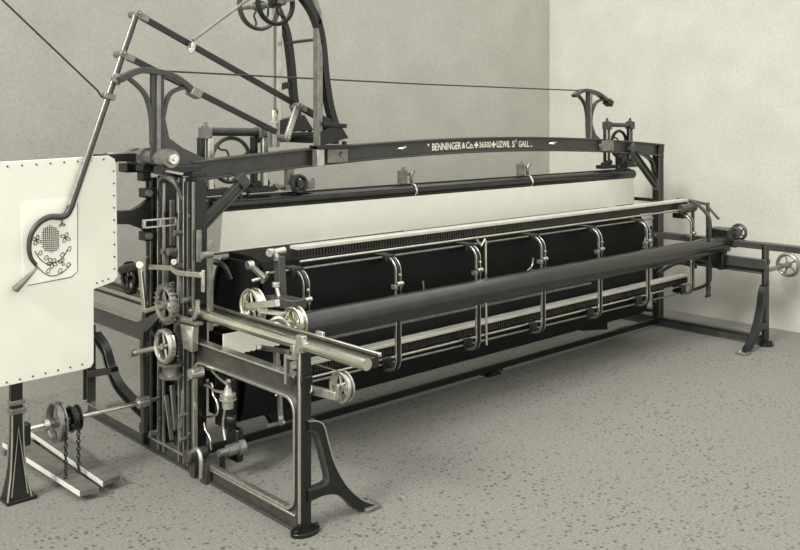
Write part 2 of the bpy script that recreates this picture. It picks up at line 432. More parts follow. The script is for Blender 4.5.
# T shaped wire brackets standing on the beam
def tbracket(y, post, zb, zt, arcL, arcR, base):
    x = post; k = (zt-zb)
    w, f = new(), new()
    strip(w, [V((x, y, zb)), V((x, y, zt))], YN, .03, .075*base); strip(f, [V((x, y, zb)), V((x, y, zt-.02))], YN, .06, .022*base)
    top = smooth([arcL, (arcL+V((x, y, zt)))/2+V((0, 0, k*.055)), V((x, y, zt)), (arcR+V((x, y, zt)))/2+V((0, 0, k*.045)), arcR], 7)
    strip(w, top, YN, .06, .032*base)
    for e, s in ((arcL, -1), (arcR, 1)):
        q = top[3] if s < 0 else top[-4]
        strip(w, smooth([q, V((x+(q.x-x)*.42, y, zt-k*.24)), V((x+s*.035*base, y, zt-k*.50)), V((x+s*.03*base, y, zt-k*.8))], 7), YN, .035, .020*base)
    for s in (1,):
        prism(w, [V((x, y, zb)), V((x+s*.19*base, y, zb-.0)), V((x+s*.10*base, y, zb+.05)), V((x+s*.045*base, y, zb+.14)), V((x, y, zb+.2))], YN, .03)
    put('wire_bracket', w, GREY, FR, .003); lab(put('bracket_rib', f, MID, FR, .003), 'pale rib of the bracket')
    g = new(); bar(g, arcR+V((-.03, 0, .012)), arcR+V((.035, 0, -.022)), .08, .055, YN); put('bracket_end', g, MID if base > 1.1 else IRON, FR, .003)
tb = PY(157, 162, BY); tt = PY(157, 72, BY)
tbracket(BY, tb.x, tb.z, tt.z, PY(119, 80, BY), PY(194, 92, BY), 1.15)
tb2 = PY(589, 140, BY); tt2 = PY(589, 91, BY)
tbracket(BY, tb2.x, tb2.z, tt2.z, PY(574, 96, BY), PY(608, 102, BY), 1.0)
# gusset from the near T bracket down onto the beam
bm = new(); prism(bm, [PY(164, 118, BY), PY(168, 138, BY), PY(182, 148, BY), PY(203, 158, BY), PY(206, 166, BY), PY(160, 166, BY), PY(158, 118, BY)], YN, .04)
put('gusset', bm, GREY, FR, .004)
# big bearing head at the top of the near columns
bm = new(); 
Yc = PX(173.5, 159, -.13).y; zc = PX(173.5, 159, -.13).z
lathe(bm, (-.13, Yc+.02, zc), YN, [(0, .03), (0, .055), (.05, .06), (.10, .06), (.11, .045), (.3, .045), (.3, .06), (.36, .06), (.37, .04), (.46, .04), (.46, .055), (.52, .055), (.53, .03), (.7, .03)])
put('bearing_shaft', bm, MID, FR)
bm = new(); lathe(bm, (-.13, Yc-.01, zc), YN, [(0, .012), (0, .030), (.03, .036), (.04, .02)]); cyl(bm, (-.13, Yc-.03, zc), (-.13, Yc, zc), .012); lab(put('bearing_cap', bm, STEEL, FR), 'bright round end cap')
bm = new()
box(bm, -.19, .08, Yc+.03, Yc+.14, 1.85, 1.90); box(bm, -.18, .06, 1.40, 1.5, 1.86, 1.90); box(bm, -.18, .05, 1.62, 1.74, 1.84, 1.90); box(bm, -.14, -.08, 1.48, 1.56, 1.79, 1.85)
put('bearing_block', bm, IRON, FR, .006)
bm = new(); strip(bm, [PX(167, 171, -.2), PX(182, 174, -.2)], XN, .02, .012)
lab(put('bearing_plate', bm, EDGE, FR, .002), 'pale plate under the bearing')
# tie bar along the floor, with its middle foot
bm = new(); bar(bm, (.06, BY-.02, .055), (LX+.04, BY-.02, .055), .03, .055, YN); put('tie_bar', bm, IRON, FR, .004)
bm = new(); prism(bm, [(2.92, BY-.02, .03), (2.88, BY-.02, 0), (3.06, BY-.02, 0), (3.02, BY-.02, .03)], YN, .1); bar(bm, (3.1, BY-.03, .02), (2.95, BY-.03, .05), .03, .02, YN); put('tie_bar_foot', bm, IRON, FR, .003)
# lettering painted on the beam
def text(body, px0, px1, pyc, h, parent, m=WHITE):
    cu = bpy.data.curves.new('t', 'FONT'); cu.body = body; cu.size = 1; cu.extrude = .004; cu.offset = .018
    o = bpy.data.objects.new('t', cu); COL.objects.link(o)
    bpy.context.view_layer.update()
    me = bpy.data.meshes.new_from_object(o.evaluated_get(bpy.context.evaluated_depsgraph_get()))
    bpy.data.objects.remove(o)
    xs = [v.co.x for v in me.vertices]; ys = [v.co.y for v in me.vertices]
    Y = BY-.0135; a, b = PY(px0, pyc, Y), PY(px1, pyc, Y)
    sx = (b.x-a.x)/(max(xs)-min(xs)); 
    for v in me.vertices:
        X = a.x+(v.co.x-min(xs))*sx
        v.co = V((X, Y-.001-v.co.z*.3, bz(X)+(v.co.y-.33)*h/.7))
    me.name = 'maker_lettering'; me.materials.clear(); me.materials.append(m)
    o = bpy.data.objects.new('maker_lettering', me); COL.objects.link(o); o.parent = parent
    return o
text("'", 427.5, 429.2, 147, .05, FR)
text("BENNINGER", 432, 461, 147, .058, FR)
text("&", 461.8, 465.2, 147, .048, FR)
text("Co.", 466, 473.5, 147, .055, FR)
text("26502", 479, 491, 146, .046, FR)
text("UZWIL", 496.5, 510, 146, .055, FR)
text("S", 512, 514.6, 146, .055, FR)
o = text("T", 514.8, 517, 145, .03, FR)
for v in o.data.vertices: v.co.z += .022
text("GALL", 518.5, 529, 146, .053, FR)
text(".", 530.6, 532, 146, .05, FR)
for px in (476.3, 493.6):
    p = PY(px, 146.5, BY-.0145); p.z = bz(p.x); bm = new()
    box(bm, p.x-.026, p.x+.026, p.y-.001, p.y+.001, p.z-.009, p.z+.009); box(bm, p.x-.009, p.x+.009, p.y-.0011, p.y+.0011, p.z-.026, p.z+.026)
    lab(put('cross_mark', bm, WHITE, FR), 'white cross between the painted words')
# arms that reach left towards the drawing board
bm = new()
prism(bm, [PY(150, 197, 1.5), PY(140, 205, 1.5), PY(132, 210, 1.5), PY(112, 211, 1.5), PY(112, 224, 1.5), PY(128, 224, 1.5), PY(142, 229, 1.5), PY(150, 237, 1.5)], YN, .05)
for py in (193, 236): p = PY(148, py, 1.49); box(bm, p.x-.03, p.x+.05, 1.46, 1.56, p.z-.03, p.z+.03)
put('board_arm', bm, IRON, FR, .004)
bm = new(); 
for py in (193, 236): p = PY(148.5, py, 1.455); cyl(bm, p, p+V((0,-.02,0)), .022, 12)
put('bolt_head', bm, MID, FR)
bm = new(); a = PY(90, 158.5, 1.5); b = PY(146, 157, 1.5); b.z = a.z; bar(bm, a, b, .05, .05, YN); put('board_arm', bm, IRON, FR, .004)
bm = new(); bar(bm, a+V((.1, -.0, .03)), b+V((0, 0, .03)), .06, .012, YN); lab(put('arm_flange', bm, EDGE, FR), 'pale upper flange of the arm')
# slotted guide bar across the columns
bm = new(); a, b = PX(144, 224, -.03), PX(176, 219, -.03)
a = V((-.07, 1.72, 1.53)); b = V((-.07, 1.22, 1.53))
a = PY(144, 224, 1.25); b = PY(175, 220, 1.25); b.z = a.z
for dz in (-.022, .022): bar(bm, a+V((0,0,dz)), b+V((0,0,dz)), .03, .01, YN)
for t in (0, .5, 1): p = a.lerp(b, t); bar(bm, p+V((0,0,-.026)), p+V((0,0,.026)), .03, .012, YN)
lab(put('slotted_guide', bm, EDGE, FR, .002), 'bright slotted guide bar')
# small pale link arm and crank lever
bm = new()
l1 = [PX(150, 267, -.06), PX(172, 268, -.06), PX(178, 273, -.06), PX(202, 275, -.06)]
strip(bm, l1, XN, .025, .032); cyl(bm, PX(174, 262, -.08), PX(174, 262, -.04), .02); 
bar(bm, PX(203, 270, -.05), PX(203, 292, -.05), .02, .02, XN)
lab(put('link_arm', bm, EDGE, FR, .004), 'bright bent link arm')
bm = new(); strip(bm, [PX(140, 264, -.10), PX(145, 312, -.10)], XN, .02, .045); cyl(bm, PX(140, 265, -.12), PX(140, 265, -.08), .026)
lab(put('lever', bm, STEEL, FR, .004), 'bright flat lever')
bm = new(); tube(bm, [PX(146, 311, -.1), PX(169, 304, -.1)], .017); lab(put('lever_rod', bm, STEEL, FR), 'bright rod of the lever')
bm = new(); a = PX(121, 270, -.1); b = PX(139, 266, -.1); lathe(bm, a, b-a, [(0, .012), (.005, .026), ((b-a).length*.6, .03), ((b-a).length, .02)]); put('grip', bm, IRON, FR)
bm = new(); strip(bm, [PX(146, 310, -.06), PX(143, 340, -.06), PX(144, 400, -.06), PX(144, 432, -.06)], XN, .03, .045); put('lever_post', bm, GREY, FR, .004)
bm = new(); prism(bm, [PX(138, 322, -.09), PX(158, 312, -.09), PX(160, 318, -.09), PX(147, 332, -.09)], XN, .02); put('lever_bracket', bm, GREY, FR, .003)
# bent pipe and block
bm = new(); tube(bm, smooth([PX(176, 315, -.05), PX(186, 319, -.05), PX(193, 319, -.05), PX(197, 312, -.05), PX(198, 300, -.05)], 6), .014)
lab(put('bent_rod', bm, EDGE, FR), 'bright bent rod')
bm = new(); prism(bm, [PX(183, 322, -.03), PX(196, 326, -.03), PX(195, 352, -.03), PX(186, 348, -.03)], XN, .05); lab(put('bearing_housing', bm, EDGE, FR, .008), 'pale grey housing between the columns')
bm = new(); strip(bm, smooth([PX(178, 345, -.04), PX(178, 325, -.04), PX(184, 320, -.04), PX(200, 324, -.04)], 5), XN, .05, .02); put('housing_rim', bm, MID, FR, .003)

bm = new()
for y, z0, z1, w in ((1.33, .05, 1.02, .035), (1.41, .05, .55, .03), (1.19, .1, 1.7, .02), (1.58, .1, 1.0, .04)): box(bm, .05, .08, y-w/2, y+w/2, z0, z1)
box(bm, .06, .09, 1.28, 1.62, .70, 1.05)
put('back_plate', bm, IRON, FR, .003)
# irregular pieces among the near columns
bm = new()
for (x0, y0, x1, y1, w) in ((166,250,166,292,.02),(172,200,172,245,.018),(172,282,171,318,.02),(180,262,183,300,.03),(199,230,199,262,.02),(210,240,210,330,.03),(184,390,182,440,.02),(172,385,176,430,.018),(166,395,172,440,.012)):
    a, b = PX(x0, y0, .02), PX(x1, y1, .02); bar(bm, a, b, .03, w, XN)
put('guide_rod', bm, MID, FR, .003)
bm = new()
for px, py, r in ((150,193,.016),(166,251,.018),(178,233,.018),(172,252,.02),(186,300,.02),(177,268,.03),(206,255,.022),(183,415,.013),(184,439,.013),(154,433,.018)):
    p = PX(px, py, -.02); cyl(bm, p+V((-.03,0,0)), p+V((.04,0,0)), r, 14)
put('pin', bm, MID, FR)
# bearings at the foot of the columns
bm = new(); p = PX(186, 457, -.07); lathe(bm, p+V((0,0,0)), XN, [(0, .02), (0, .042), (.02, .045), (.03, .036), (.14, .036)]); box(bm, -.03, .03, p.y-.03, p.y+.03, .0, p.z)
box(bm, -.03, .01, p.y-.16, p.y-.09, .0, .13)
put('foot_bearing', bm, GREY, FR, .004)
bm = new(); tube(bm, smooth([PX(192, 452, -.05), PX(198, 450, -.05), PX(201, 460, -.05), PX(201, 478, -.05)], 5), .014); lab(put('bearing_strap', bm, EDGE, FR), 'bright strap over the bearing')
bm = new(); p = PX(144, 440, 0); box(bm, -.01, .05, p.y-.04, p.y+.05, .088, .15); box(bm, -.03, .01, p.y-.05, p.y-.02, .03, .12); put('foot_bearing', bm, IRON, FR, .004)

# ------------------------------------------------------------------ drive gears at the near columns
G = thing('gear_train', (-.06, 1.5, .6), 'cluster of small toothed gears and a handwheel between the near columns', 'gears')
p = PX(166, 304, -.1); wheel(G, 'gear', p, XN, 16*S(p), .014, .02, 5, m=MID, teeth=22)
p = PX(158, 322, -.02); wheel(G, 'gear', p, XN, 14*S(p), .016, .02, 4, m=GREY, teeth=0)
p = PX(130, 278, -.06); wheel(G, 'gear', p, XN, 13*S(p), .012, .02, 5, m=IRON, teeth=20)
p = PX(165, 346, -.12); o = wheel(G, 'handwheel', p, XN, 15*S(p), .014, .022, 4, m=EDGE, double=0); lab(o, 'bright rimmed handwheel')
p2 = PX(167, 346, -.08); wheel(G, 'gear', p2, XN, 15*S(p), .012, .02, 4, m=IRON, teeth=26)
bm = new(); a = PX(134, 353, -.14); tube(bm, [a, PX(165, 346, -.06)], .017); lathe(bm, a, XN, [(-.03, .01), (-.03, .022), (.02, .022), (.02, .015)]); lab(put('crank_shaft', bm, EDGE, G), 'bright crank shaft')
bm = new(); p = PX(173, 367, -.03); lathe(bm, p+V((0,0,-.06)), (0,0,1), [(0, .03), (0, .085), (.015, .088), (.02, .055), (.075, .055), (.08, .092), (.1, .094), (.1, .03)], 28); lab(put('belt_drum', bm, MID, G), 'grey flanged drum lying flat')
bm = new(); p = PX(190, 374, -.09); lathe(bm, p, XN, [(0, .012), (0, .03), (.02, .034), (.08, .034)]); lab(put('shaft_boss', bm, EDGE, G), 'bright round boss')

# ------------------------------------------------------------------ rods, lever and weight below the near side rail
RG = thing('rod_gear', (.08, .95, 0), 'bent rods and levers hanging below the near side rail beside the weight', 'linkage')
XR = .085
bm = new()
tube(bm, smooth([PX(203, 378, XR), PX(203, 410, XR), PX(205, 428, XR), PX(210, 438, XR), PX(211, 450, XR)], 6), .008)
tube(bm, smooth([PX(206, 383, XR), PX(212, 384, XR), PX(213, 394, XR), PX(217, 402, XR), PX(218, 412, XR), PX(214, 416, XR), PX(206, 417, XR)], 6), .008)
tube(bm, smooth([PX(226, 402, XR), PX(223, 424, XR), PX(225, 440, XR)], 6), .008)
lab(put('bent_rod', bm, STEEL, RG), 'bright bent rods')
bm = new(); tube(bm, smooth([PX(197, 368, XR), PX(208, 368, XR), PX(218, 377, XR), PX(229, 386, XR)], 6), .008); tube(bm, smooth([PX(197, 385, XR), PX(208, 386, XR), PX(216, 391, XR), PX(228, 392, XR)], 5), .008)
lab(put('lever_rod', bm, EDGE, RG), 'bright lever rods')
bm = new(); box(bm, .14, .19, .90, 1.08, .28, .60); box(bm, .15, .2, .84, .96, .1, .3); cyl(bm, PX(226, 418, .12), PX(236, 420, .16), .035)
put('lever_body', bm, IRON, RG, .01)
bm = new(); a = PX(217, 452, .04); b = PX(240, 444, .04)
a = V((.03, .85, .19)); lathe(bm, a, XN, [(0, .015), (0, .022), (.06, .022), (.06, .035), (.13, .035), (.13, .048), (.17, .048), (.17, .02)]); lab(put('release_cylinder', bm, MID, RG), 'grey stepped cylinder near the floor')
bm = new(); tube(bm, smooth([PX(222, 452, .1), PX(223, 470, .1), PX(227, 478, .1), PX(231, 478, .1)], 5), .016); put('hook', bm, IRON, RG)

W = thing('hanging_weight', PX(227, 397, .06), 'stack of pale grey round weights hung below the near side rail', 'weight')
p = PX(228, 408, .09); bm = new()
lathe(bm, p, (0,0,1), [(0, .01), (0, .034), (.045, .036), (.05, .036)], 28); lathe(bm, p+V((0,0,.05)), (0,0,1), [(0, .03), (0, .052), (.012, .052), (.012, .034), (.026, .034), (.026, .048), (.036, .048), (.036, .03), (.055, .024), (.075, .02), (.078, .01)], 28)
put('weight_body', bm, LEAD, W)
bm = new(); tube(bm, smooth([p+V((0,0,.12)), p+V((0,.02,.15)), p+V((0,0,.17)), p+V((0,-.02,.16))], 5), .009); lab(put('hanging_hook', bm, STEEL, W), 'bright hook')

# ------------------------------------------------------------------ outlying pulley on the front post
OP = thing('guide_pulley', (.10, -.02, .75), 'bright spoked guide pulley on an arm in front of the near front post', 'pulley')
bm = new(); a = V((.09, -.03, .72)); b = PY(336, 398, -.06); b = PX(335, 397, .12)
c = PX(342, 387, .16)
bar(bm, PX(308, 389, .09), PX(337, 396, .12), .03, .045, XN); cyl(bm, PX(308, 389, .05), PX(308, 389, .13), .026); strip(bm, [PX(337, 398, .12), PX(338, 384, .12)], XN, .02, .03)
lab(put('pulley_arm', bm, EDGE, OP, .004), 'bright arm')
o = wheel(OP, 'pulley_wheel', c, XN, 14.5*S(c), .010, None, 5, m=EDGE, double=.018, hubr=.022, hubl=.06)
bm = new(); tube(bm, [PX(315, 364, .1), PX(338, 371, .15)], .004, 6); lab(put('cord', bm, EDGE, OP), 'pale cord running to the pulley')

# ------------------------------------------------------------------ needle carriage
NC = thing('needle_carriage', (.42, .6, .95), 'long needle carriage with fat front roller and curved brackets across the machine', 'carriage')
RY, RZ = .55, .935
bm = new(); lathe(bm, (.40, RY, RZ), XN, [(0, .03), (0, .088), (5.2, .088), (5.2, .03)], 40); put('front_roller', bm, ROLL, NC)
bm = new(); lathe(bm, (.36, RY, RZ), XN, [(0, .05), (0, .095), (.03, .095), (.05, .08)], 36); lab(put('roller_collar', bm, EDGE, NC), 'bright collar on the roller end')
c = PX(295, 322, .30); wheel(NC, 'handwheel', c, XN, 14.5*S(c), .012, None, 6, m=STEEL, double=.022, hubr=.026, hubl=.08)
c2 = PX(253, 306.5, .16); o = wheel(NC, 'handwheel', c2, XN, 17*S(c2), .012, None, 6, m=STEEL, double=.022, hubr=.022, hubl=.09)
# near-end mechanism between the wheels
bm = new()
bar(bm, PX(249, 306, .12), PX(278, 303, .12), .03, .04, XN); bar(bm, PX(262, 311, .15), PX(284, 314, .2), .04, .022, XN)
cyl(bm, PX(276, 325, .2), PX(284, 323, .3), .02); cyl(bm, PX(262, 326, .1), PX(262, 326, .25), .02)
tube(bm, smooth([PX(266, 326, .12), PX(277, 318, .14), PX(287, 324, .2), PX(290, 333, .2)], 5), .014)
lab(put('carriage_gear', bm, EDGE, NC, .005), 'bright levers between the handwheels')
bm = new(); bar(bm, PX(281, 296, .35), PX(279, 256, .35), .05, .06, XN); bar(bm, PX(272, 299, .3), PX(300, 305, .35), .1, .06, XN); put('end_standard', bm, GREY, NC, .006)
bm = new(); cyl(bm, PX(270, 253, .3), PX(285, 250, .4), .022); bar(bm, PX(272, 250, .3), PX(280, 263, .35), .03, .035, XN); cyl(bm, PX(269, 253, .27), PX(272, 252, .3), .026)
a = PX(250, 265, .3); b = PX(266, 279, .3); bar(bm, a, b, .03, .025, XN); cyl(bm, a+V((-.02,0,0)), a+V((.02,0,0)), .028); cyl(bm, PX(252, 281, .28), PX(268, 276, .36), .012); bar(bm, PX(262, 283, .3), PX(268, 272, .3), .02, .015, XN)
cyl(bm, PX(276, 282, .3), PX(276, 287, .3), .025); tube(bm, [PX(276, 285, .3), PX(279, 297, .3)], .012)
lab(put('adjusting_screw', bm, EDGE, NC, .003), 'bright adjusting screws')
# upper clamp bar: polished top, ribbed dark face
CYc, CZ = .86, 1.36
x0, x1 = .60, 5.46
def clampbar(z, xa, xb):
    bm = new(); box(bm, xa, xb, CYc-.03, CYc+.06, z-.012, z+.012); lab(put('clamp_table', bm, TABLE, NC, .004), 'polished top of the clamp bar')
    bm = new(); box(bm, xa, xb, CYc-.015, CYc+.05, z-.075, z-.012)
    n = int((xb-xa)/.025)
    for i in range(n): x = xa+.012+i*.025; box(bm, x-.006, x+.006, CYc-.028, CYc-.015, z-.06, z-.02)
    put('needle_clamp_row', bm, ROLL, NC, whole=True)
    bm = new(); tube(bm, [(xa, CYc-.05, z-.082), (xb, CYc-.05, z-.082)], .009); lab(put('clamp_rod', bm, EDGE, NC), 'bright rod below the clamp row')
clampbar(CZ, x0, x1)
clampbar(.605, .55, x1)
bm = new(); tube(bm, [(.33, .80, 1.235), (4.75, .80, 1.235)], .008, 8); tube(bm, [(.5, .80, .50), (5.3, .80, .46)], .008, 8); tube(bm, [(.45, .70, .785), (3.6, .70, .78)], .009, 8)
lab(put('ribbed_rod', bm, MID, NC), 'thin grey rods along the carriage')
# C shaped brackets
BX = [.566, 1.351, 2.165, 2.943, 3.733, 4.496, 5.29]
def cbracket(x):
    w, f = new(), new()
    y = .70
    cl = smooth([V((x, y+.12, CZ-.13)), V((x, y+.05, CZ-.14)), V((x, y+.005, CZ-.19)), V((x, y, CZ-.26)), V((x, y, 1.0)), V((x, y, .62)), V((x, y, .53)), V((x, y+.03, .47)), V((x, y+.12, .45))], 5)
    strip(w, cl, XN, .02, .028)
    for s in (-1, 1): strip(f, [p+V((s*.021, 0, 0)) for p in cl], XN, .007, .020)
    o = put('curved_bracket', w, IRON, NC, .002)
    lab(put('bracket_rim', f, EDGE, o, .003), 'bright rims of the bracket')
    g = new(); cyl(g, (x-.026, y-.02, 1.06), (x+.026, y-.02, 1.06), .016); box(g, x-.03, x+.03, y-.01, y+.04, 1.02, 1.05)
    cyl(g, (x, y-.03, 1.12), (x, y+.0, 1.12), .010)
    put('clevis', g, EDGE, o, .002)
    g = new(); box(g, x-.06, x+.03, y+.06, CYc+.02, CZ-.16, CZ-.11); box(g, x-.06, x+.03, y+.08, CYc+.02, .46, .53); put('bracket_foot', g, IRON, o, .004)
for x in BX: cbracket(x)
# drop rod between the brackets
bm = new(); tube(bm, [PY(485.5, 240, .66), PY(486.5, 345, .66)], .009, 8); tube(bm, [PY(477, 240, .66), PY(481, 246, .66), PY(485, 239, .66)], .008, 8); lab(put('drop_rod', bm, STEEL, NC), 'thin white upright rod')
bm = new(); tube(bm, smooth([PY(533, 258, .68), PY(532, 266, .68), PY(527, 271, .68)], 4), .007, 8); tube(bm, [PY(423, 281, .68), PY(424, 290, .68)], .006, 8); put('wire_hook', bm, MID, NC)
# black aprons / drums behind the brackets
def drum(xa, xb, prof, name):
    bm = new(); skin(bm, [[V((x, y, z)) for y, z in prof] for x in (xa, xa+.04, xb-.04, xb)])
    return put(name, bm, BLACK, NC)
up = [(1.36, 1.30), (1.1, 1.30), (.98, 1.27), (.93, 1.18), (.92, 1.05), (.95, .93), (1.02, .86), (1.36, .82)]
drum(.42, 4.80, up, 'black_apron')
bm = new()
drum(.29, 4.95, [(1.36, .82), (1.02, .84), (.97, .74), (.96, .5), (.99, .34), (1.04, .27), (1.36, .27)], 'black_apron')
bm = new(); prism(bm, [(3.9, 1.1, .28), (4.4, 1.1, .28), (4.4, 1.1, .19), (4.0, 1.1, .24)], YN, .05); prism(bm, [(.50, 1.06, .28), (.78, 1.06, .28), (.78, 1.06, .2), (.56, 1.06, .18)], YN, .05); put('apron_lug', bm, BLACK, NC)
# drum end plate (near), with curved rim
bm = new(); pts = smooth([V((.36, 1.30, 1.27)), V((.36, 1.38, 1.18)), V((.36, 1.42, 1.0)), V((.36, 1.38, .86))], 6)
prism(bm, [V((.38, .95, 1.27)), V((.38, 1.30, 1.27)), V((.38, 1.38, 1.18)), V((.38, 1.42, 1.0)), V((.38, 1.38, .86)), V((.38, .98, .86))], XN, .03)
prism(bm, [V((.27, .98, .80)), V((.27, 1.34, .80)), V((.27, 1.34, .27)), V((.27, 1.04, .27))], XN, .03)
lab(put('end_plate', bm, BLACK, NC), 'black end plate of the apron')
bm = new(); strip(bm, pts, XN, .05, .02); put('end_plate_rim', bm, IRON, NC)
bm = new(); tube(bm, [PY(262, 368, .90), PY(275, 389, .90)], .008, 8); p = PY(276, 390, .90); cyl(bm, p, p+V((0, -.03, 0)), .016); tube(bm, [p+V((-.02,-.02,-.03)), p+V((.03,-.02,.03))], .008, 8); lab(put('hook_rod', bm, STEEL, NC), 'bright slanting rod with an eye')
bm = new(); bar(bm, PX(278, 360, .3), PX(281, 425, .3), .02, .03, XN); cyl(bm, PX(268, 426, .3), PX(284, 422, .3), .012); cyl(bm, PX(281, 418, .28), PX(281, 418, .34), .015)
bar(bm, PX(258, 347, .2), PX(288, 352, .25), .03, .025, XN); cyl(bm, PX(259, 347, .16), PX(264, 348, .22), .016); bar(bm, PX(276, 348, .25), PX(277, 366, .25), .03, .03, XN)
lab(put('release_lever', bm, MID, NC, .003), 'grey release lever below the rail')
bm = new(); tube(bm, smooth([PX(203, 262, .25), PX(216, 262, .3), PX(226, 268, .33), PX(232, 280, .34)], 6), .02); put('curved_pipe', bm, IRON, NC)
# far end standard and housing
xe = 5.50
bm = new()
strip(bm, smooth([V((xe, .98, 1.36)), V((xe, .80, 1.34)), V((xe, .66, 1.24)), V((xe, .62, 1.1)), V((xe, .62, .7)), V((xe, .64, .55)), V((xe, .8, .46))], 5), XN, .03, .03)
bar(bm, (xe+.1, .7, 1.34), (xe+.1, .7, .45), .03, .03, YN); bar(bm, (xe, .86, 1.36), (xe+.1, .70, 1.32), .03, .025, (0,0,1)); bar(bm, (xe+.1,.7,1.3),(xe+.1,.58,1.18),.025,.02,XN); bar(bm, (xe-.05, .78, 1.34), (xe-.05, .78, .5), .025, .03, YN)
cyl(bm, (xe-.25, CYc-.06, CZ-.07), (xe, CYc-.06, CZ-.07), .045)
put('end_standard', bm, GREY, NC, .004)
bm = new(); box(bm, 5.52, 5.72, RY-.11, RY+.12, RZ+.02, RZ+.16); lathe(bm, (5.58, RY, RZ), XN, [(0, .05), (0, .085), (.1, .07), (.14, .05), (.14, .02)]); box(bm, 5.3, 5.66, RY-.03, RY+.1, RZ-.13, RZ-.07); box(bm, 5.5, 5.56, RY-.06, RY, RZ-.24, RZ-.08)
put('end_housing', bm, IRON, NC, .01)
bm = new(); tube(bm, [PY(709, 238, .5), PY(709, 290, .5)-V((0,0,.0))], .012, 8); a = PY(708, 296, .5); cyl(bm, a+V((-.04,0,0)), a+V((.04,0,0)), .012); cyl(bm, PY(709,286,.5), a, .02)
tube(bm, smooth([V((4.75,.75,.72)), V((5.1,.75,.78)), V((5.45,.75,.70))],5), .018)
put('end_rod', bm, IRON, NC)
c = PX(739, 232, 5.78); bm = new(); tube(bm, [c, V((5.6, c.y, c.z))], .03); cyl(bm, (5.66, c.y, c.z), (5.72, c.y, c.z), .06); put('wheel_spindle', bm, GREY, NC)
o = wheel(NC, 'handwheel', c, XN, 7.2*S(c), .013, .013, 5, m=GREY, hubr=.025, hubl=.06)
bm = new(); box(bm, 5.68, 5.73, RY-.03, RY+.05, RZ-.08, RZ+.02); cyl(bm, (5.70, RY-.05, RZ-.01), (5.70, RY-.11, RZ-.01), .025); lab(put('end_clamp', bm, MID, NC, .005), 'pale clamp on the roller end')
# wheels on the far side rail
FH = thing('far_handwheel', PX(770, 263, 5.84), 'spoked handwheel with bright rim on the far end side rail', 'handwheel')
c = PY(788, 265, .13); bm = new(); tube(bm, [c, V((5.64, c.y, c.z))], .022); put('spindle', bm, MID, FH)
wheel(FH, 'wheel_rim', c, XN, 10.5*S(c), .014, .02, 5, m=MID, hubr=.03, hubl=.05)

# ------------------------------------------------------------------ cloth frame
CY1 = 1.60
CF = thing('cloth_rack', (.5, CY1, 1.3), 'cloth frame with dark top roller hung from two small gantries', 'cloth frame')
bm = new(); lathe(bm, (.42, CY1, 1.585), XN, [(0, .03), (0, .05), (5.22, .05), (5.22, .03)], 28); put('cloth_roller', bm, ROLL, CF)
bm = new(); box(bm, .42, 5.64, CY1+.02, CY1+.05, 1.628, 1.645); put('roller_rail', bm, IRON, CF)
for px in (412, 528):
    c = PY(px, 195 if px == 412 else 184, CY1); x = c.x
    bm = new(); ring(bm, (x, CY1, 1.585), XN, .056, .008); lab(put('clip_ring', bm, STEEL, CF), 'bright ring around the roller')
    bm = new(); box(bm, x-.14, x-.07, CY1-.02, CY1+.03, 1.65, 1.76); box(bm, x-.13, x, CY1, CY1+.02, 1.71, 1.74); tube(bm, smooth([V((x, CY1, 1.65)), V((x-.01, CY1, 1.70)), V((x+.02, CY1, 1.76))], 4), .015)
    cyl(bm, (x-.1, CY1, 1.75), (x-.1, CY1, 1.79), .015)
    put('roller_clip', bm, MID, CF, .003)
def gantry(xa, xb, zt, zb, near):
    g = new(); m1 = STEEL if near else GREY
    tube(g, [(xa+.02, CY1, zt-.02), (xb, CY1, zt-.03)], .030 if near else .024); put('gantry_bar', g, GREY, CF)
    g = new()
    k = 1 if near else .55
    box(g, xa-.045, xa-.045+.04*k, CY1-.01, CY1+.04*k, zb, zt-.06)
    box(g, xb-.07*k, xb-.03*k, CY1-.01, CY1+.04*k, zb, zt-.06); put('gantry_post', g, IRON, CF, .006)
    g = new(); box(g, xa-.0, xa+.05*k, CY1-.04*k, CY1+.0, zb, zt-.05); box(g, xb-.01*k, xb+.04*k, CY1-.04*k, CY1, zb, zt-.05)
    lab(put('gantry_slide', g, EDGE if near else GREY, CF, .008), 'pale slide plate of the gantry')
    for x in (xa, xb):
        g = new(); box(g, x-.034, x+.034, CY1-.04, CY1+.04, zt-.07, zt+.01); cyl(g, (x, CY1, zt+.01), (x, CY1, zt+.05), .013); cyl(g, (x, CY1, zt+.01), (x, CY1, zt+.02), .028)
        put('gantry_cap', g, MID if near else GREY, CF, .01)
        g = new(); box(g, x-.12, x+.1, CY1-.04, CY1+.06, zb-.04, zb); cyl(g, (x-.08, CY1, zb), (x+.06, CY1, zb+.03), .03); put('gantry_foot', g, IRON, CF, .006)
gantry(.385, .84, 2.12, 1.70, True); gantry(5.17, 5.60, 2.14, 1.70, False)
c = PY(231, 160, CY1+.02); wheel(CF, 'handwheel', c, YN, 22*S(c), .012, .014, 3, True, GREY, .03, .06)
c = PY(619, 144, CY1+.02); wheel(CF, 'handwheel', c, YN, 13*S(c), .014, .014, 3, True, IRON, .03, .06)
bm = new(); p = PY(221, 190, CY1); prism(bm, [PY(216, 189, CY1), PY(224, 187, CY1), PY(240, 190, CY1), PY(240, 196, CY1), PY(224, 196, CY1)], YN, .06); cyl(bm, PY(248, 196, CY1), PY(248, 180, CY1), .012); put('slide_shoe', bm, IRON, CF)
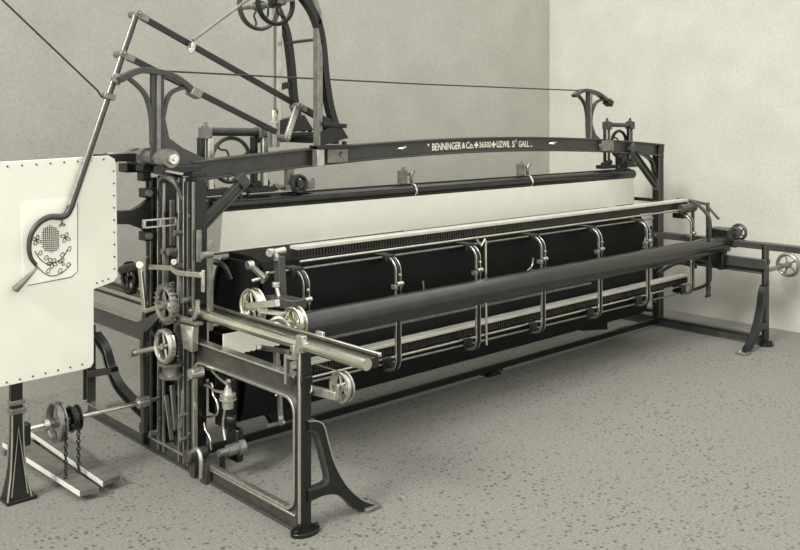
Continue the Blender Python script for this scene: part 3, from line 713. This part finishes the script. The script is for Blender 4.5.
# side bars of the cloth frame
bm = new(); box(bm, .34, .40, CY1, CY1+.05, .45, 1.62); box(bm, 5.60, 5.66, CY1, CY1+.05, .45, 1.62); box(bm, .34, 5.66, CY1, CY1+.05, .40, .46); put('side_bar', bm, IRON, CF, .004)
bm = new(); box(bm, .30, 2.2, CY1-.06, CY1-.02, 1.255, 1.275); lab(put('lower_lath', bm, EDGE, CF, .003), 'pale lath at the cloth foot')
info(CF, 'cloth frame with dark top roller hung from two small gantries', 'cloth frame')
bm = new(); hexa(bm, [(.47, CY1-.052, 1.27), (5.60, CY1-.052, 1.27), (5.60, CY1-.046, 1.27), (.47, CY1-.046, 1.27), (.49, CY1-.052, 1.545), (5.58, CY1-.052, 1.545), (5.58, CY1-.046, 1.545), (.49, CY1-.046, 1.545)])
info(put('cloth', bm, CLOTH), 'wide white cloth stretched below the dark roller', 'cloth')
bm = new(); 
_p = PY(223, 354, .90); n = 34; xa, xb = _p.x, _p.x+.62; top = [V((xa+(xb-xa)*i/n, .90, _p.z+.12)) for i in range(n+1)]; bot = [V((xa+(xb-xa)*i/n, .90, _p.z-.02+(.007 if i % 2 else 0))) for i in range(n, -1, -1)]
prism(bm, top+bot, YN, .006); info(put('cloth', bm, CLOTH), 'small piece of pale cloth with notched lower edge seen under the near rail', 'cloth')

# small coupling standing on the roller rail
CP = thing('tension_coupling', PY(298, 195, CY1), 'small geared tension coupling with handles standing on the cloth roller', 'coupling')
c = PY(299, 184, CY1-.03); wheel(CP, 'gear', c, YN, 8*S(c), .014, .02, 4, m=GREY, hubr=.03, hubl=.06)
bm = new(); box(bm, PY(284,0,CY1).x, PY(297,0,CY1).x, CY1-.03, CY1+.05, 1.66, 1.70); box(bm, PY(287,0,CY1).x, PY(293,0,CY1).x, CY1-.01, CY1+.04, 1.68, 1.82)
cyl(bm, PY(276, 187, CY1), PY(292, 187, CY1), .014); cyl(bm, PY(274, 187, CY1), PY(278, 187, CY1), .026); cyl(bm, PY(304, 183, CY1), PY(313, 182, CY1), .02); bar(bm, PY(313, 178, CY1), PY(314, 188, CY1), .02, .015, YN)
box(bm, PY(304,0,CY1).x, PY(311,0,CY1).x, CY1-.04, CY1+.04, 1.66, 1.71)
put('coupling_body', bm, MID, CP, .004)
bm = new(); tube(bm, [PY(288.5, 180, CY1), PY(288.5, 150, CY1)], .012, 8); tube(bm, [PY(292.5, 180, CY1), PY(292.5, 150, CY1)], .012, 8); put('coupling_rod', bm, MID, CP)

# ------------------------------------------------------------------ pulley stands on the beam
def stand(y, straight_px, pts_curve, foot_y, label, front):
    T = thing('pulley_stand', PY(straight_px, foot_y, y), label, 'stand', 'tall curved stands on the top beam')
    a = PY(straight_px, foot_y, y)
    cur = smooth([PY(px, py, y) for px, py in pts_curve], 6)
    topz = cur[0].z-.27
    bm = new(); strip(bm, [a, V((a.x, y, a.z+.3)), V((a.x, y, topz))] + smooth([V((a.x, y, topz)), V((a.x-.02, y, topz+.09)), V((a.x-.07, y, topz+.18)), V((a.x-.17, y, topz+.26))], 6)[1:], YN, .06, .045)
    lab(put('stand_post', bm, MID if front else EDGE, T, .005), 'pale upright of the stand')
    bm = new(); strip(bm, cur, YN, .06, .05)
    base = cur[-1]
    prism(bm, [base+V((.06,0,0)), a+V((-.0,0,0)), a+V((0,0,.1)), base+V((-.03,0,.12))], YN, .07)
    # cross lattice
    for t in (.42, .68):
        q = cur[int(t*(len(cur)-1))]; strip(bm, smooth([V((a.x, y, q.z-.02)), V(((a.x+q.x)/2, y, q.z+.0)), V((q.x, y, q.z-.0))], 4), YN, .04, .05)
    put('stand_brace', bm, IRON, T, .004)
    bm = new(); x = a.x; box(bm, x-.04, base.x+.12, y-.05, y+.05, a.z-.025, a.z+.005); bolt(bm, (base.x+.05, y, a.z), (0,0,1), .02, .03); put('stand_foot', bm, IRON, T, .004)
    return T, a
ST1, a1 = stand(1.235, 318, [(284, -20), (298, -8), (310, 8), (317.5, 25), (321.5, 45), (325, 80), (330, 110), (339, 138)], 146, 'tall curved iron stand nearer the camera, right of the twin pulley wheels', True)
bm = new(); p = V((a1.x-.02, 1.235, 0)); box(bm, p.x-.02, p.x+.045, 1.19, 1.25, bz(1.2)-.07, a1.z); lab(put('stand_clamp', bm, EDGE, ST1, .004), 'pale clamp over the beam')
bm = new(); bar(bm, PY(327, 118, 1.23), PY(327, 128, 1.23), .04, .08, YN); bar(bm, PY(322, 124, 1.2), PY(345, 126, 1.2), .05, .03, YN); put('pivot_block', bm, IRON, ST1, .004)
ST2, a2 = stand(1.85, 277.5, [(256, -20), (270, -4), (281, 18), (287, 36), (291, 65), (293.5, 95), (297, 115), (305, 130)], 133, 'tall curved iron stand behind, directly under the twin pulley wheels', False)
# cross rail that carries the rear stand
bm = new(); box(bm, .95, 1.50, 1.80, 1.90, a2.z-.07, a2.z-.025); bar(bm, (1.3, 1.3, a2.z-.05), (1.3, 1.85, a2.z-.05), .05, .04, (0,0,1)); put('cross_rail', bm, IRON, FR, .004)
bm = new(); tube(bm, [PY(287, 43, 1.85), PY(320, 39, 1.235)], .012, 8); put('distance_rod', bm, IRON, ST2)
TP = thing('twin_pulley', PY(275, 7, 1.55), 'pair of spoked pulley wheels on one axle high above the machine', 'pulley')
cA = PY(275.5, 3, 1.40); wheel(TP, 'pulley_wheel', cA, YN, 21*S(cA), .013, .02, 5, True, IRON, .035, .08)
cB = PY(258, 4, 1.40); cB = V((cA.x, 1.72, cA.z)); cB = PY(259, 6, 1.72); cB.x = PY(259, 6, 1.72).x; wheel(TP, 'pulley_wheel', cB, YN, 23*S(cB), .013, .02, 3, True, GREY, .035, .08)
bm = new(); tube(bm, [cA+V((0,-.08,0)), V((cA.x, 1.85, cA.z))], .016); tube(bm, [cB, V((cB.x, 1.85, cB.z))], .016); bar(bm, V((cA.x, 1.45, cA.z)), PY(300, -4, 1.30), .03, .04, YN); put('axle', bm, MID, TP)
# counterweight on its cord
c = PY(274, 147, 1.62); p = PY(274.5, 123, 1.62)
CW = thing('counterweight', PY(274, 147, 1.62), 'pale cylindrical counterweight hanging below the pulley wheels', 'weight')
z0, z1 = PY(274, 147, 1.62), PY(274, 121, 1.62); bm = new(); r = 6*S(z0)
lathe(bm, z0, (0,0,1), [(0, .01), (0, r), (z1.z-z0.z-.01, r), (z1.z-z0.z, r*.6), (z1.z-z0.z+.05, r*.55), (z1.z-z0.z+.08, r*.3)], 28); put('weight_body', bm, LEAD, CW)
bm = new(); ring(bm, PY(275, 112.5, 1.62), YN, .02, .006, 16); put('eye', bm, IRON, CW)
bm = new(); tube(bm, [PY(275, 113, 1.62), PY(275, 12, 1.62)], .004, 6); info(put('cord', bm, CORD), 'thin upright cord from the pulley wheels to the counterweight', 'cord')

# ------------------------------------------------------------------ pantograph
PYp = 1.37
def Pn(px, py, dy=0): return PY(px, py, PYp+dy)
PG = thing('pantograph', Pn(122, 55), 'large pantograph linkage with long tracing lever and ring in front of the drawing board', 'pantograph')
ax = (Pn(137, 14)-Pn(71, 205)).normalized()
lever = [Pn(137, 14), Pn(71, 207)]; s = YN
bm = new(); tube(bm, lever, .019, 12); put('tracing_lever', bm, GREY, PG)
bm = new(); sd = V((0, 1, 0)).cross(ax).normalized()
for k in (-1, 1): strip(bm, [lever[0]+sd*k*.017, lever[1]+sd*k*.017], YN, .024, .008)  # pale strips paint a highlight along both lever edges
lab(put('lever_highlight', bm, EDGE, PG, .003), 'pale highlight strips on the tracing lever edges')
# ring hook round the pattern
yR = 1.36
arc = [PY(a, b, yR) for a, b in ((71, 206), (67, 214), (61, 217), (50, 217), (39, 223), (31, 235), (29, 248), (31, 258), (36, 265))]
bm = new(); arcS = smooth(arc, 6); nn = len(arcS); tube(bm, arcS, [.022-.011*i/nn for i in range(nn)], 12); put('tracing_ring', bm, GREY, PG)
bm = new(); a, b = PY(36, 269, yR), PY(14, 291, yR); L = (b-a).length; lathe(bm, a, b-a, [(0, .006), (L*.25, .012), (L*.8, .02), (L*.95, .022), (L, .010)], 16); tube(bm, [arcS[-1], a], .006, 8); cyl(bm, PY(38, 268, yR), PY(38, 268, 1.4), .005, 8)
lab(put('tracing_handle', bm, MID, PG), 'turned handle of the tracer')
# bars of the parallelogram
bm = new(); bar(bm, Pn(138, 15, .05), Pn(304, 109, .05), .022, .04, YN); put('upper_bar', bm, IRON, PG, .003)
bm = new(); bar(bm, Pn(298, 106, .05), Pn(330, 123, .05), .03, .05, YN); put('bar_extension', bm, IRON, PG, .003)
bm = new(); bar(bm, Pn(122, 54, .05), Pn(276, 132, .05), .022, .04, YN); put('lower_bar', bm, IRON, PG, .003)
bm = new(); bar(bm, Pn(297, 107, 0), Pn(286, 140, 0), .022, .045, YN); lab(put('short_link', bm, EDGE, PG, .003), 'pale short link joining both bars')
bm = new()
for px, py in ((137, 14), (122, 54), (298, 106), (286, 138)):
    p = Pn(px, py); cyl(bm, p+V((0, -.03, 0)), p+V((0, .08, 0)), .024); cyl(bm, p+V((0, -.045, 0)), p+V((0, -.03, 0)), .010, 8)
for (p, q) in (((137, 14), (148, 20)), ((122, 54), (134, 60)), ((298, 106), (306, 110)), ((113, 79), (120, 82))): bar(bm, Pn(*p, .05), Pn(*q, .05), .035, .045, YN)
lab(put('joint_pin', bm, MID, PG, .004), 'bright joint pins and sockets')
bm = new(); bar(bm, Pn(103, 95), Pn(114, 98), .05, .035, YN); cyl(bm, Pn(116, 78, -.04), Pn(116, 78, .04), .03); put('lever_clamp', bm, MID, PG, .004)
bm = new(); bar(bm, Pn(192.5, 43, .0), Pn(191, 51, .0), .05, .03, YN); cyl(bm, Pn(191, 51, -.03), Pn(191, 51, .03), .018); lab(put('bar_clamp', bm, EDGE, PG, .004), 'pale clamp on the upper bar')
# balance rod from the bar clamp up to the pulleys
bm = new(); tube(bm, [Pn(193, 40), PY(250, -2, 1.38)], .011, 8); info(put('balance_rod', bm, MID), 'thin bright rod slanting from the pantograph bar up to the pulley wheels', 'rod')
# cord from lever to top left, and the long wire over the T brackets
bm = new(); pts = [Pn(104, 98), Pn(101, 96), Pn(98, 91), Pn(-8, -10)]; tube(bm, pts, .006, 6); info(put('cord', bm, CORD), 'dark cord slanting from the tracing lever to the upper left', 'cord')
bm = new(); a, b = PY(152, 70.5, BY), PY(591, 91, BY); tube(bm, [a, a.lerp(b, .5)+V((0,0,-.008)), b], .006, 6); info(put('wire', bm, CORD), 'long dark wire stretched between the two T-shaped brackets above the beam', 'wire')

# ------------------------------------------------------------------ drawing board
YB = 1.415
def Bp(px, py): return PY(px, py, YB-.012)
outl = [PY(-25, 163.5, YB), PY(108, 155.5, YB), PY(114, 159, YB), PY(115.5, 166, YB), PY(117, 276, YB), PY(113, 281.5, YB), PY(93, 289, YB), PY(93, 362, YB), PY(90, 367, YB), PY(84, 369, YB), PY(-25, 392, YB)]
DB = thing('drawing_board', PY(40, 380, YB), 'large upright cream drawing board with tacked edges and stepped right side', 'board')
bm = new(); prism(bm, outl, YN, .024); put('board_panel', bm, PAPER, DB, .003)
tk = new(); tacks = []
def along(a, b, n):
    for i in range(n): tacks.append(V(a).lerp(V(b), (i+.5)/n))
along(Bp(0, 167), Bp(110, 159), 8); along(Bp(113.5, 165), Bp(114.5, 275), 9); along(Bp(0, 384), Bp(88, 363), 7); along(Bp(111, 278), Bp(94, 284), 3)
cyl(tk, tacks[0]+V((0,.001,0)), tacks[0]+V((0,-.003,0)), .0055, 8); t0 = put('tack', tk, INK, DB)
for t in tacks[1:]:
    c = t0.copy(); COL.objects.link(c); c.parent = DB; c.location = t0.location + (t-tacks[0])
# pattern sheet pinned to the board
PS = thing('pattern_sheet', Bp(48, 284), 'cream paper sheet with an inked flower pattern pinned inside the tracing ring', 'pattern sheet')
bm = new(); prism(bm, [Bp(20.5, 206), Bp(25, 202), Bp(74, 197.5), Bp(77, 201), Bp(77, 271), Bp(71.5, 276.5), Bp(28, 285), Bp(23, 282)], YN, .005); sh = put('paper', bm, SHEET, PS)
bm = new(); tube(bm, [Bp(77.3, 203), Bp(77.3, 271), Bp(71.8, 277), Bp(28, 285.3)], .0028, 6); put('paper_edge', bm, INK, PS)
def ink(pts, r=.0026):
    tube(inkbm, [PY(a, b, YB-.0155) for a, b in pts], r, 5)
def inks(pts, r=.0026):
    tube(inkbm, smooth([PY(a, b, YB-.0155) for a, b in pts], 5), r, 5)
inkbm = new()
hexg = [(50, 224.5), (59, 230), (59.5, 247), (51, 253.5), (42, 248.5), (41.5, 232)]
for i in range(1, 9):
    x = 41.5+i*2.05; 
    yt = 224.5+abs(x-50)*.65; yb = 253.5-abs(x-51)*.6; ink([(x, yt), (x+.3, yb)], .0018)
for i in range(0, 12):
    y = 228+i*2.05; 
    hw = 9 if 231 < y < 248 else 6.5
    ink([(50.4-hw, y+.3), (50.6+hw, y-.5)], .0018)
def flower(cx, cy, r, n=4, a0=.4):
    for k in range(n):
        a = a0+2*pi*k/n; px, py = cx+math.cos(a)*r, cy+math.sin(a)*r*1.1
        inks([(cx, cy), (px-math.sin(a)*r*.5, py+math.cos(a)*r*.5), (cx+math.cos(a)*r*1.7, cy+math.sin(a)*r*1.8), (px+math.sin(a)*r*.5, py-math.cos(a)*r*.5), (cx, cy)], .0022)
flower(36.5, 240, 3); flower(65.5, 237.5, 3); flower(62, 224, 2, 3); flower(52, 263, 3.2, 5); flower(62, 262, 2.2, 3, 1)
inks([(35, 251), (40, 259), (48, 264), (56, 262), (63, 257), (68, 249)]); inks([(37, 266), (44, 273), (53, 276), (63, 272), (71, 264)])
for a, b in ((38, 254), (44, 259), (60, 256), (67, 250), (46, 272), (58, 272), (66, 266)): inks([(a, b), (a+2, b-3), (a+4, b-3), (a+3, b+1), (a, b)], .002)
lab(put('flower_drawing', inkbm, INK, PS, whole=True), 'fine inked flowers around a hatched hexagon')

# stand under the board
BS = thing('board_stand', PZ(20, 497), 'slender black iron post with flared foot under the drawing board', 'stand')
bx, by = PZ(17, 494).x, 1.47; bx = -.93
bm = new(); box(bm, bx-.035, bx+.03, by-.02, by+.02, .52, .80); put('upper_post', bm, IRON, BS, .004)
bm = new()
sec = [(.0, .068), (.06, .058), (.14, .044), (.24, .036), (.35, .032), (.50, .030)]
skin(bm, [[V((bx-w, by-w*.8, z)), V((bx+w, by-w*.8, z)), V((bx+w, by+w*.8, z)), V((bx-w, by+w*.8, z))] for z, w in sec]); put('flared_post', bm, IRON, BS, .004)
bm = new()
for s in ((-1, -1), (1, -1), (-1, 1)): tube(bm, [V((bx+s[0]*w, by+s[1]*w*.8, z+.01)) for z, w in sec], .006, 6)  # pale lines added along the corners as painted highlights
strip(bm, [V((bx-.045, by-.054, .04)), V((bx, by-.034, .42)), V((bx+.045, by-.054, .04))], YN, .004, .008)
lab(put('post_highlight', bm, EDGE, BS), 'pale highlight lines on the flared post edges')
bm = new(); box(bm, bx-.045, bx+.045, by-.04, by+.04, .50, .53); box(bm, bx-.04, bx+.04, by-.035, by+.035, .55, .575); lab(put('socket_collar', bm, MID, BS, .003), 'grey collars of the socket')
bm = new(); box(bm, bx-.075, bx+.095, by-.07, by+.07, 0, .02); put('foot_plate', bm, IRON, BS, .003)
bm = new(); box(bm, bx+.03, bx+.075, by-.03, by+.03, .30, .43); put('shaft_bearing', bm, IRON, BS, .01)

# treadle shaft
SY = 1.53
TS = thing('treadle_shaft', (bx, SY, .37), 'bright horizontal shaft with two chain wheels beside the drawing board post', 'shaft')
sa, sb = V((bx+.05, 1.5, .375)), V((.0, 1.70, .345))
sa = PX(24, 430, bx+.06) if False else PY(24, 430, 1.48); sb = PX(141, 403, 0.0)
sb = V((0.0, 1.52, 0)); 
sa = V((PY(24, 430, 1.5).x, 1.5, PY(24, 430, 1.5).z)); sb = PY(141, 402.5, 1.5)
bm = new(); tube(bm, [sa, sb+V((.12,0,0))], .014, 12); put('shaft_rod', bm, STEEL, TS)
bm = new(); cyl(bm, sb+V((-.02,0,0)), sb+V((.05,0,0)), .035); put('shaft_bearing', bm, EDGE, TS)
def on(px): return PY(px, 430-(px-24)*.235, 1.5)
w1 = on(57); wheel(TS, 'chain_wheel', w1, XN, 19*S(w1), .010, None, 4, m=MID, double=.018, hubr=.03, hubl=.06)
w2 = on(74); wheel(TS, 'chain_wheel', w2, XN, 12*S(w2), .010, None, 4, m=IRON, double=.022, hubr=.03, hubl=.07)
bm = new(); lathe(bm, on(47)+V((-.02,0,0)), XN, [(0, .016), (0, .034), (.03, .034), (.04, .018)]); put('set_collar', bm, EDGE, TS)
def chain(x, y, z0, z1, label):
    bm = new(); n = int((z1-z0)/.022)
    for i in range(n):
        z = z0+(z1-z0)*(i+.5)/n; ring(bm, (x, y, z), XN if i % 2 else YN, .010, .0035, 8)
    info(put('chain', bm, IRON, None), label, 'chain', 'treadle chains')
r1 = 19*S(w1)
chain(w1.x+.01, w1.y-r1*.9, .07, w1.z+.05, 'longer chain from the larger wheel down to the front treadle board')
r2 = 12*S(w2)
chain(w2.x+.0, w2.y-r2*.9, .07, w2.z, 'chain from the smaller wheel down to the treadle board nearest the machine')
def treadle(pts, zt, label):
    T = thing('treadle', pts[0], label, 'treadle', 'wooden treadle boards'); T.location.z = 0
    bm = new(); vs = [V((p.x, p.y, zt)) for p in pts]
    c = [V((p.x, p.y, p.z-.032)) for p in vs]; hexa(bm, c+vs); put('plank', bm, WOOD, T, .002)
    bm = new(); a, b = vs[0], vs[3]; d = (b-a).normalized()
    hexa(bm, [a+V((-.003,0,-.03)), a+V((0,0,-.03)), b+V((0,0,-.03)), b+V((-.003,0,-.03)), a+V((-.003,0,-.001)), a+V((0,0,-.001)), b+V((0,0,-.001)), b+V((-.003,0,-.001))])
    lab(put('plank_edge', bm, WOODE, T), 'pale edge of the board')
    bm = new(); m = vs[2].lerp(vs[3], .0)
    for v in (vs[2].lerp(vs[1], .05), vs[3].lerp(vs[0], .05)): box(bm, v.x-.02, v.x+.02, v.y-.02, v.y+.02, 0, zt-.032)
    put('batten', bm, WOOD, T)
def q(px, py): return PZ(px, py, .06)
# order: near-left, near-right, far-right, far-left
treadle([q(80, 492), q(99.5, 488), q(27, 438), q(3, 443)], .065, 'pale treadle board on the floor nearer the camera, below the larger chain wheel')
treadle([q(103, 484), q(120, 477.5), q(55, 432), q(31, 434)], .075, 'pale treadle board on the floor nearer the machine, beside the other treadle')

# ------------------------------------------------------------------ light, world, camera
w = bpy.data.worlds.new('world'); sc.world = w; w.use_nodes = True
bg = w.node_tree.nodes['Background']; bg.inputs[1].default_value = 1.0
_n = w.node_tree.nodes; _l = w.node_tree.links.new
tc = _n.new('ShaderNodeTexCoord'); sx = _n.new('ShaderNodeSeparateXYZ'); cr = _n.new('ShaderNodeValToRGB'); mr = _n.new('ShaderNodeMapRange')
mr.inputs[1].default_value = -1; mr.inputs[2].default_value = 1
_l(tc.outputs['Generated'], sx.inputs[0]); _l(sx.outputs['Z'], mr.inputs[0]); _l(mr.outputs[0], cr.inputs[0]); _l(cr.outputs[0], bg.inputs[0])
for k, (p, g) in enumerate(((0, .35), (.48, .7), (.60, 1.15), (.8, 1.7), (1.0, 2.0))):
    e = cr.color_ramp.elements[0] if k == 0 else cr.color_ramp.elements[1] if k == 4 else cr.color_ramp.elements.new(p)
    e.position = p; e.color = (g*1.1, g*1.095, g*1.07, 1)
sl = bpy.data.lights.new('sun', 'SUN'); sl.energy = 3.0; sl.angle = math.radians(16); sl.color = (1, .99, .95)
so = bpy.data.objects.new('sun', sl); COL.objects.link(so)
so.rotation_euler = V((.80, .13, -.62)).to_track_quat('-Z', 'Y').to_euler()
cam = bpy.data.cameras.new('camera'); co = bpy.data.objects.new('camera', cam); COL.objects.link(co)
cam.sensor_width = 36; cam.sensor_fit = 'HORIZONTAL'; cam.lens = FPX*36/800; cam.shift_y = -(275-CY)/800
co.location = CAM; co.rotation_euler = FW.to_track_quat('-Z', 'Y').to_euler(); cam.clip_start = .05
sc.camera = co
sc.view_settings.view_transform = 'Standard'; sc.view_settings.look = 'None'; sc.view_settings.gamma = 1; sc.view_settings.exposure = 0
sc.view_settings.use_curve_mapping = False
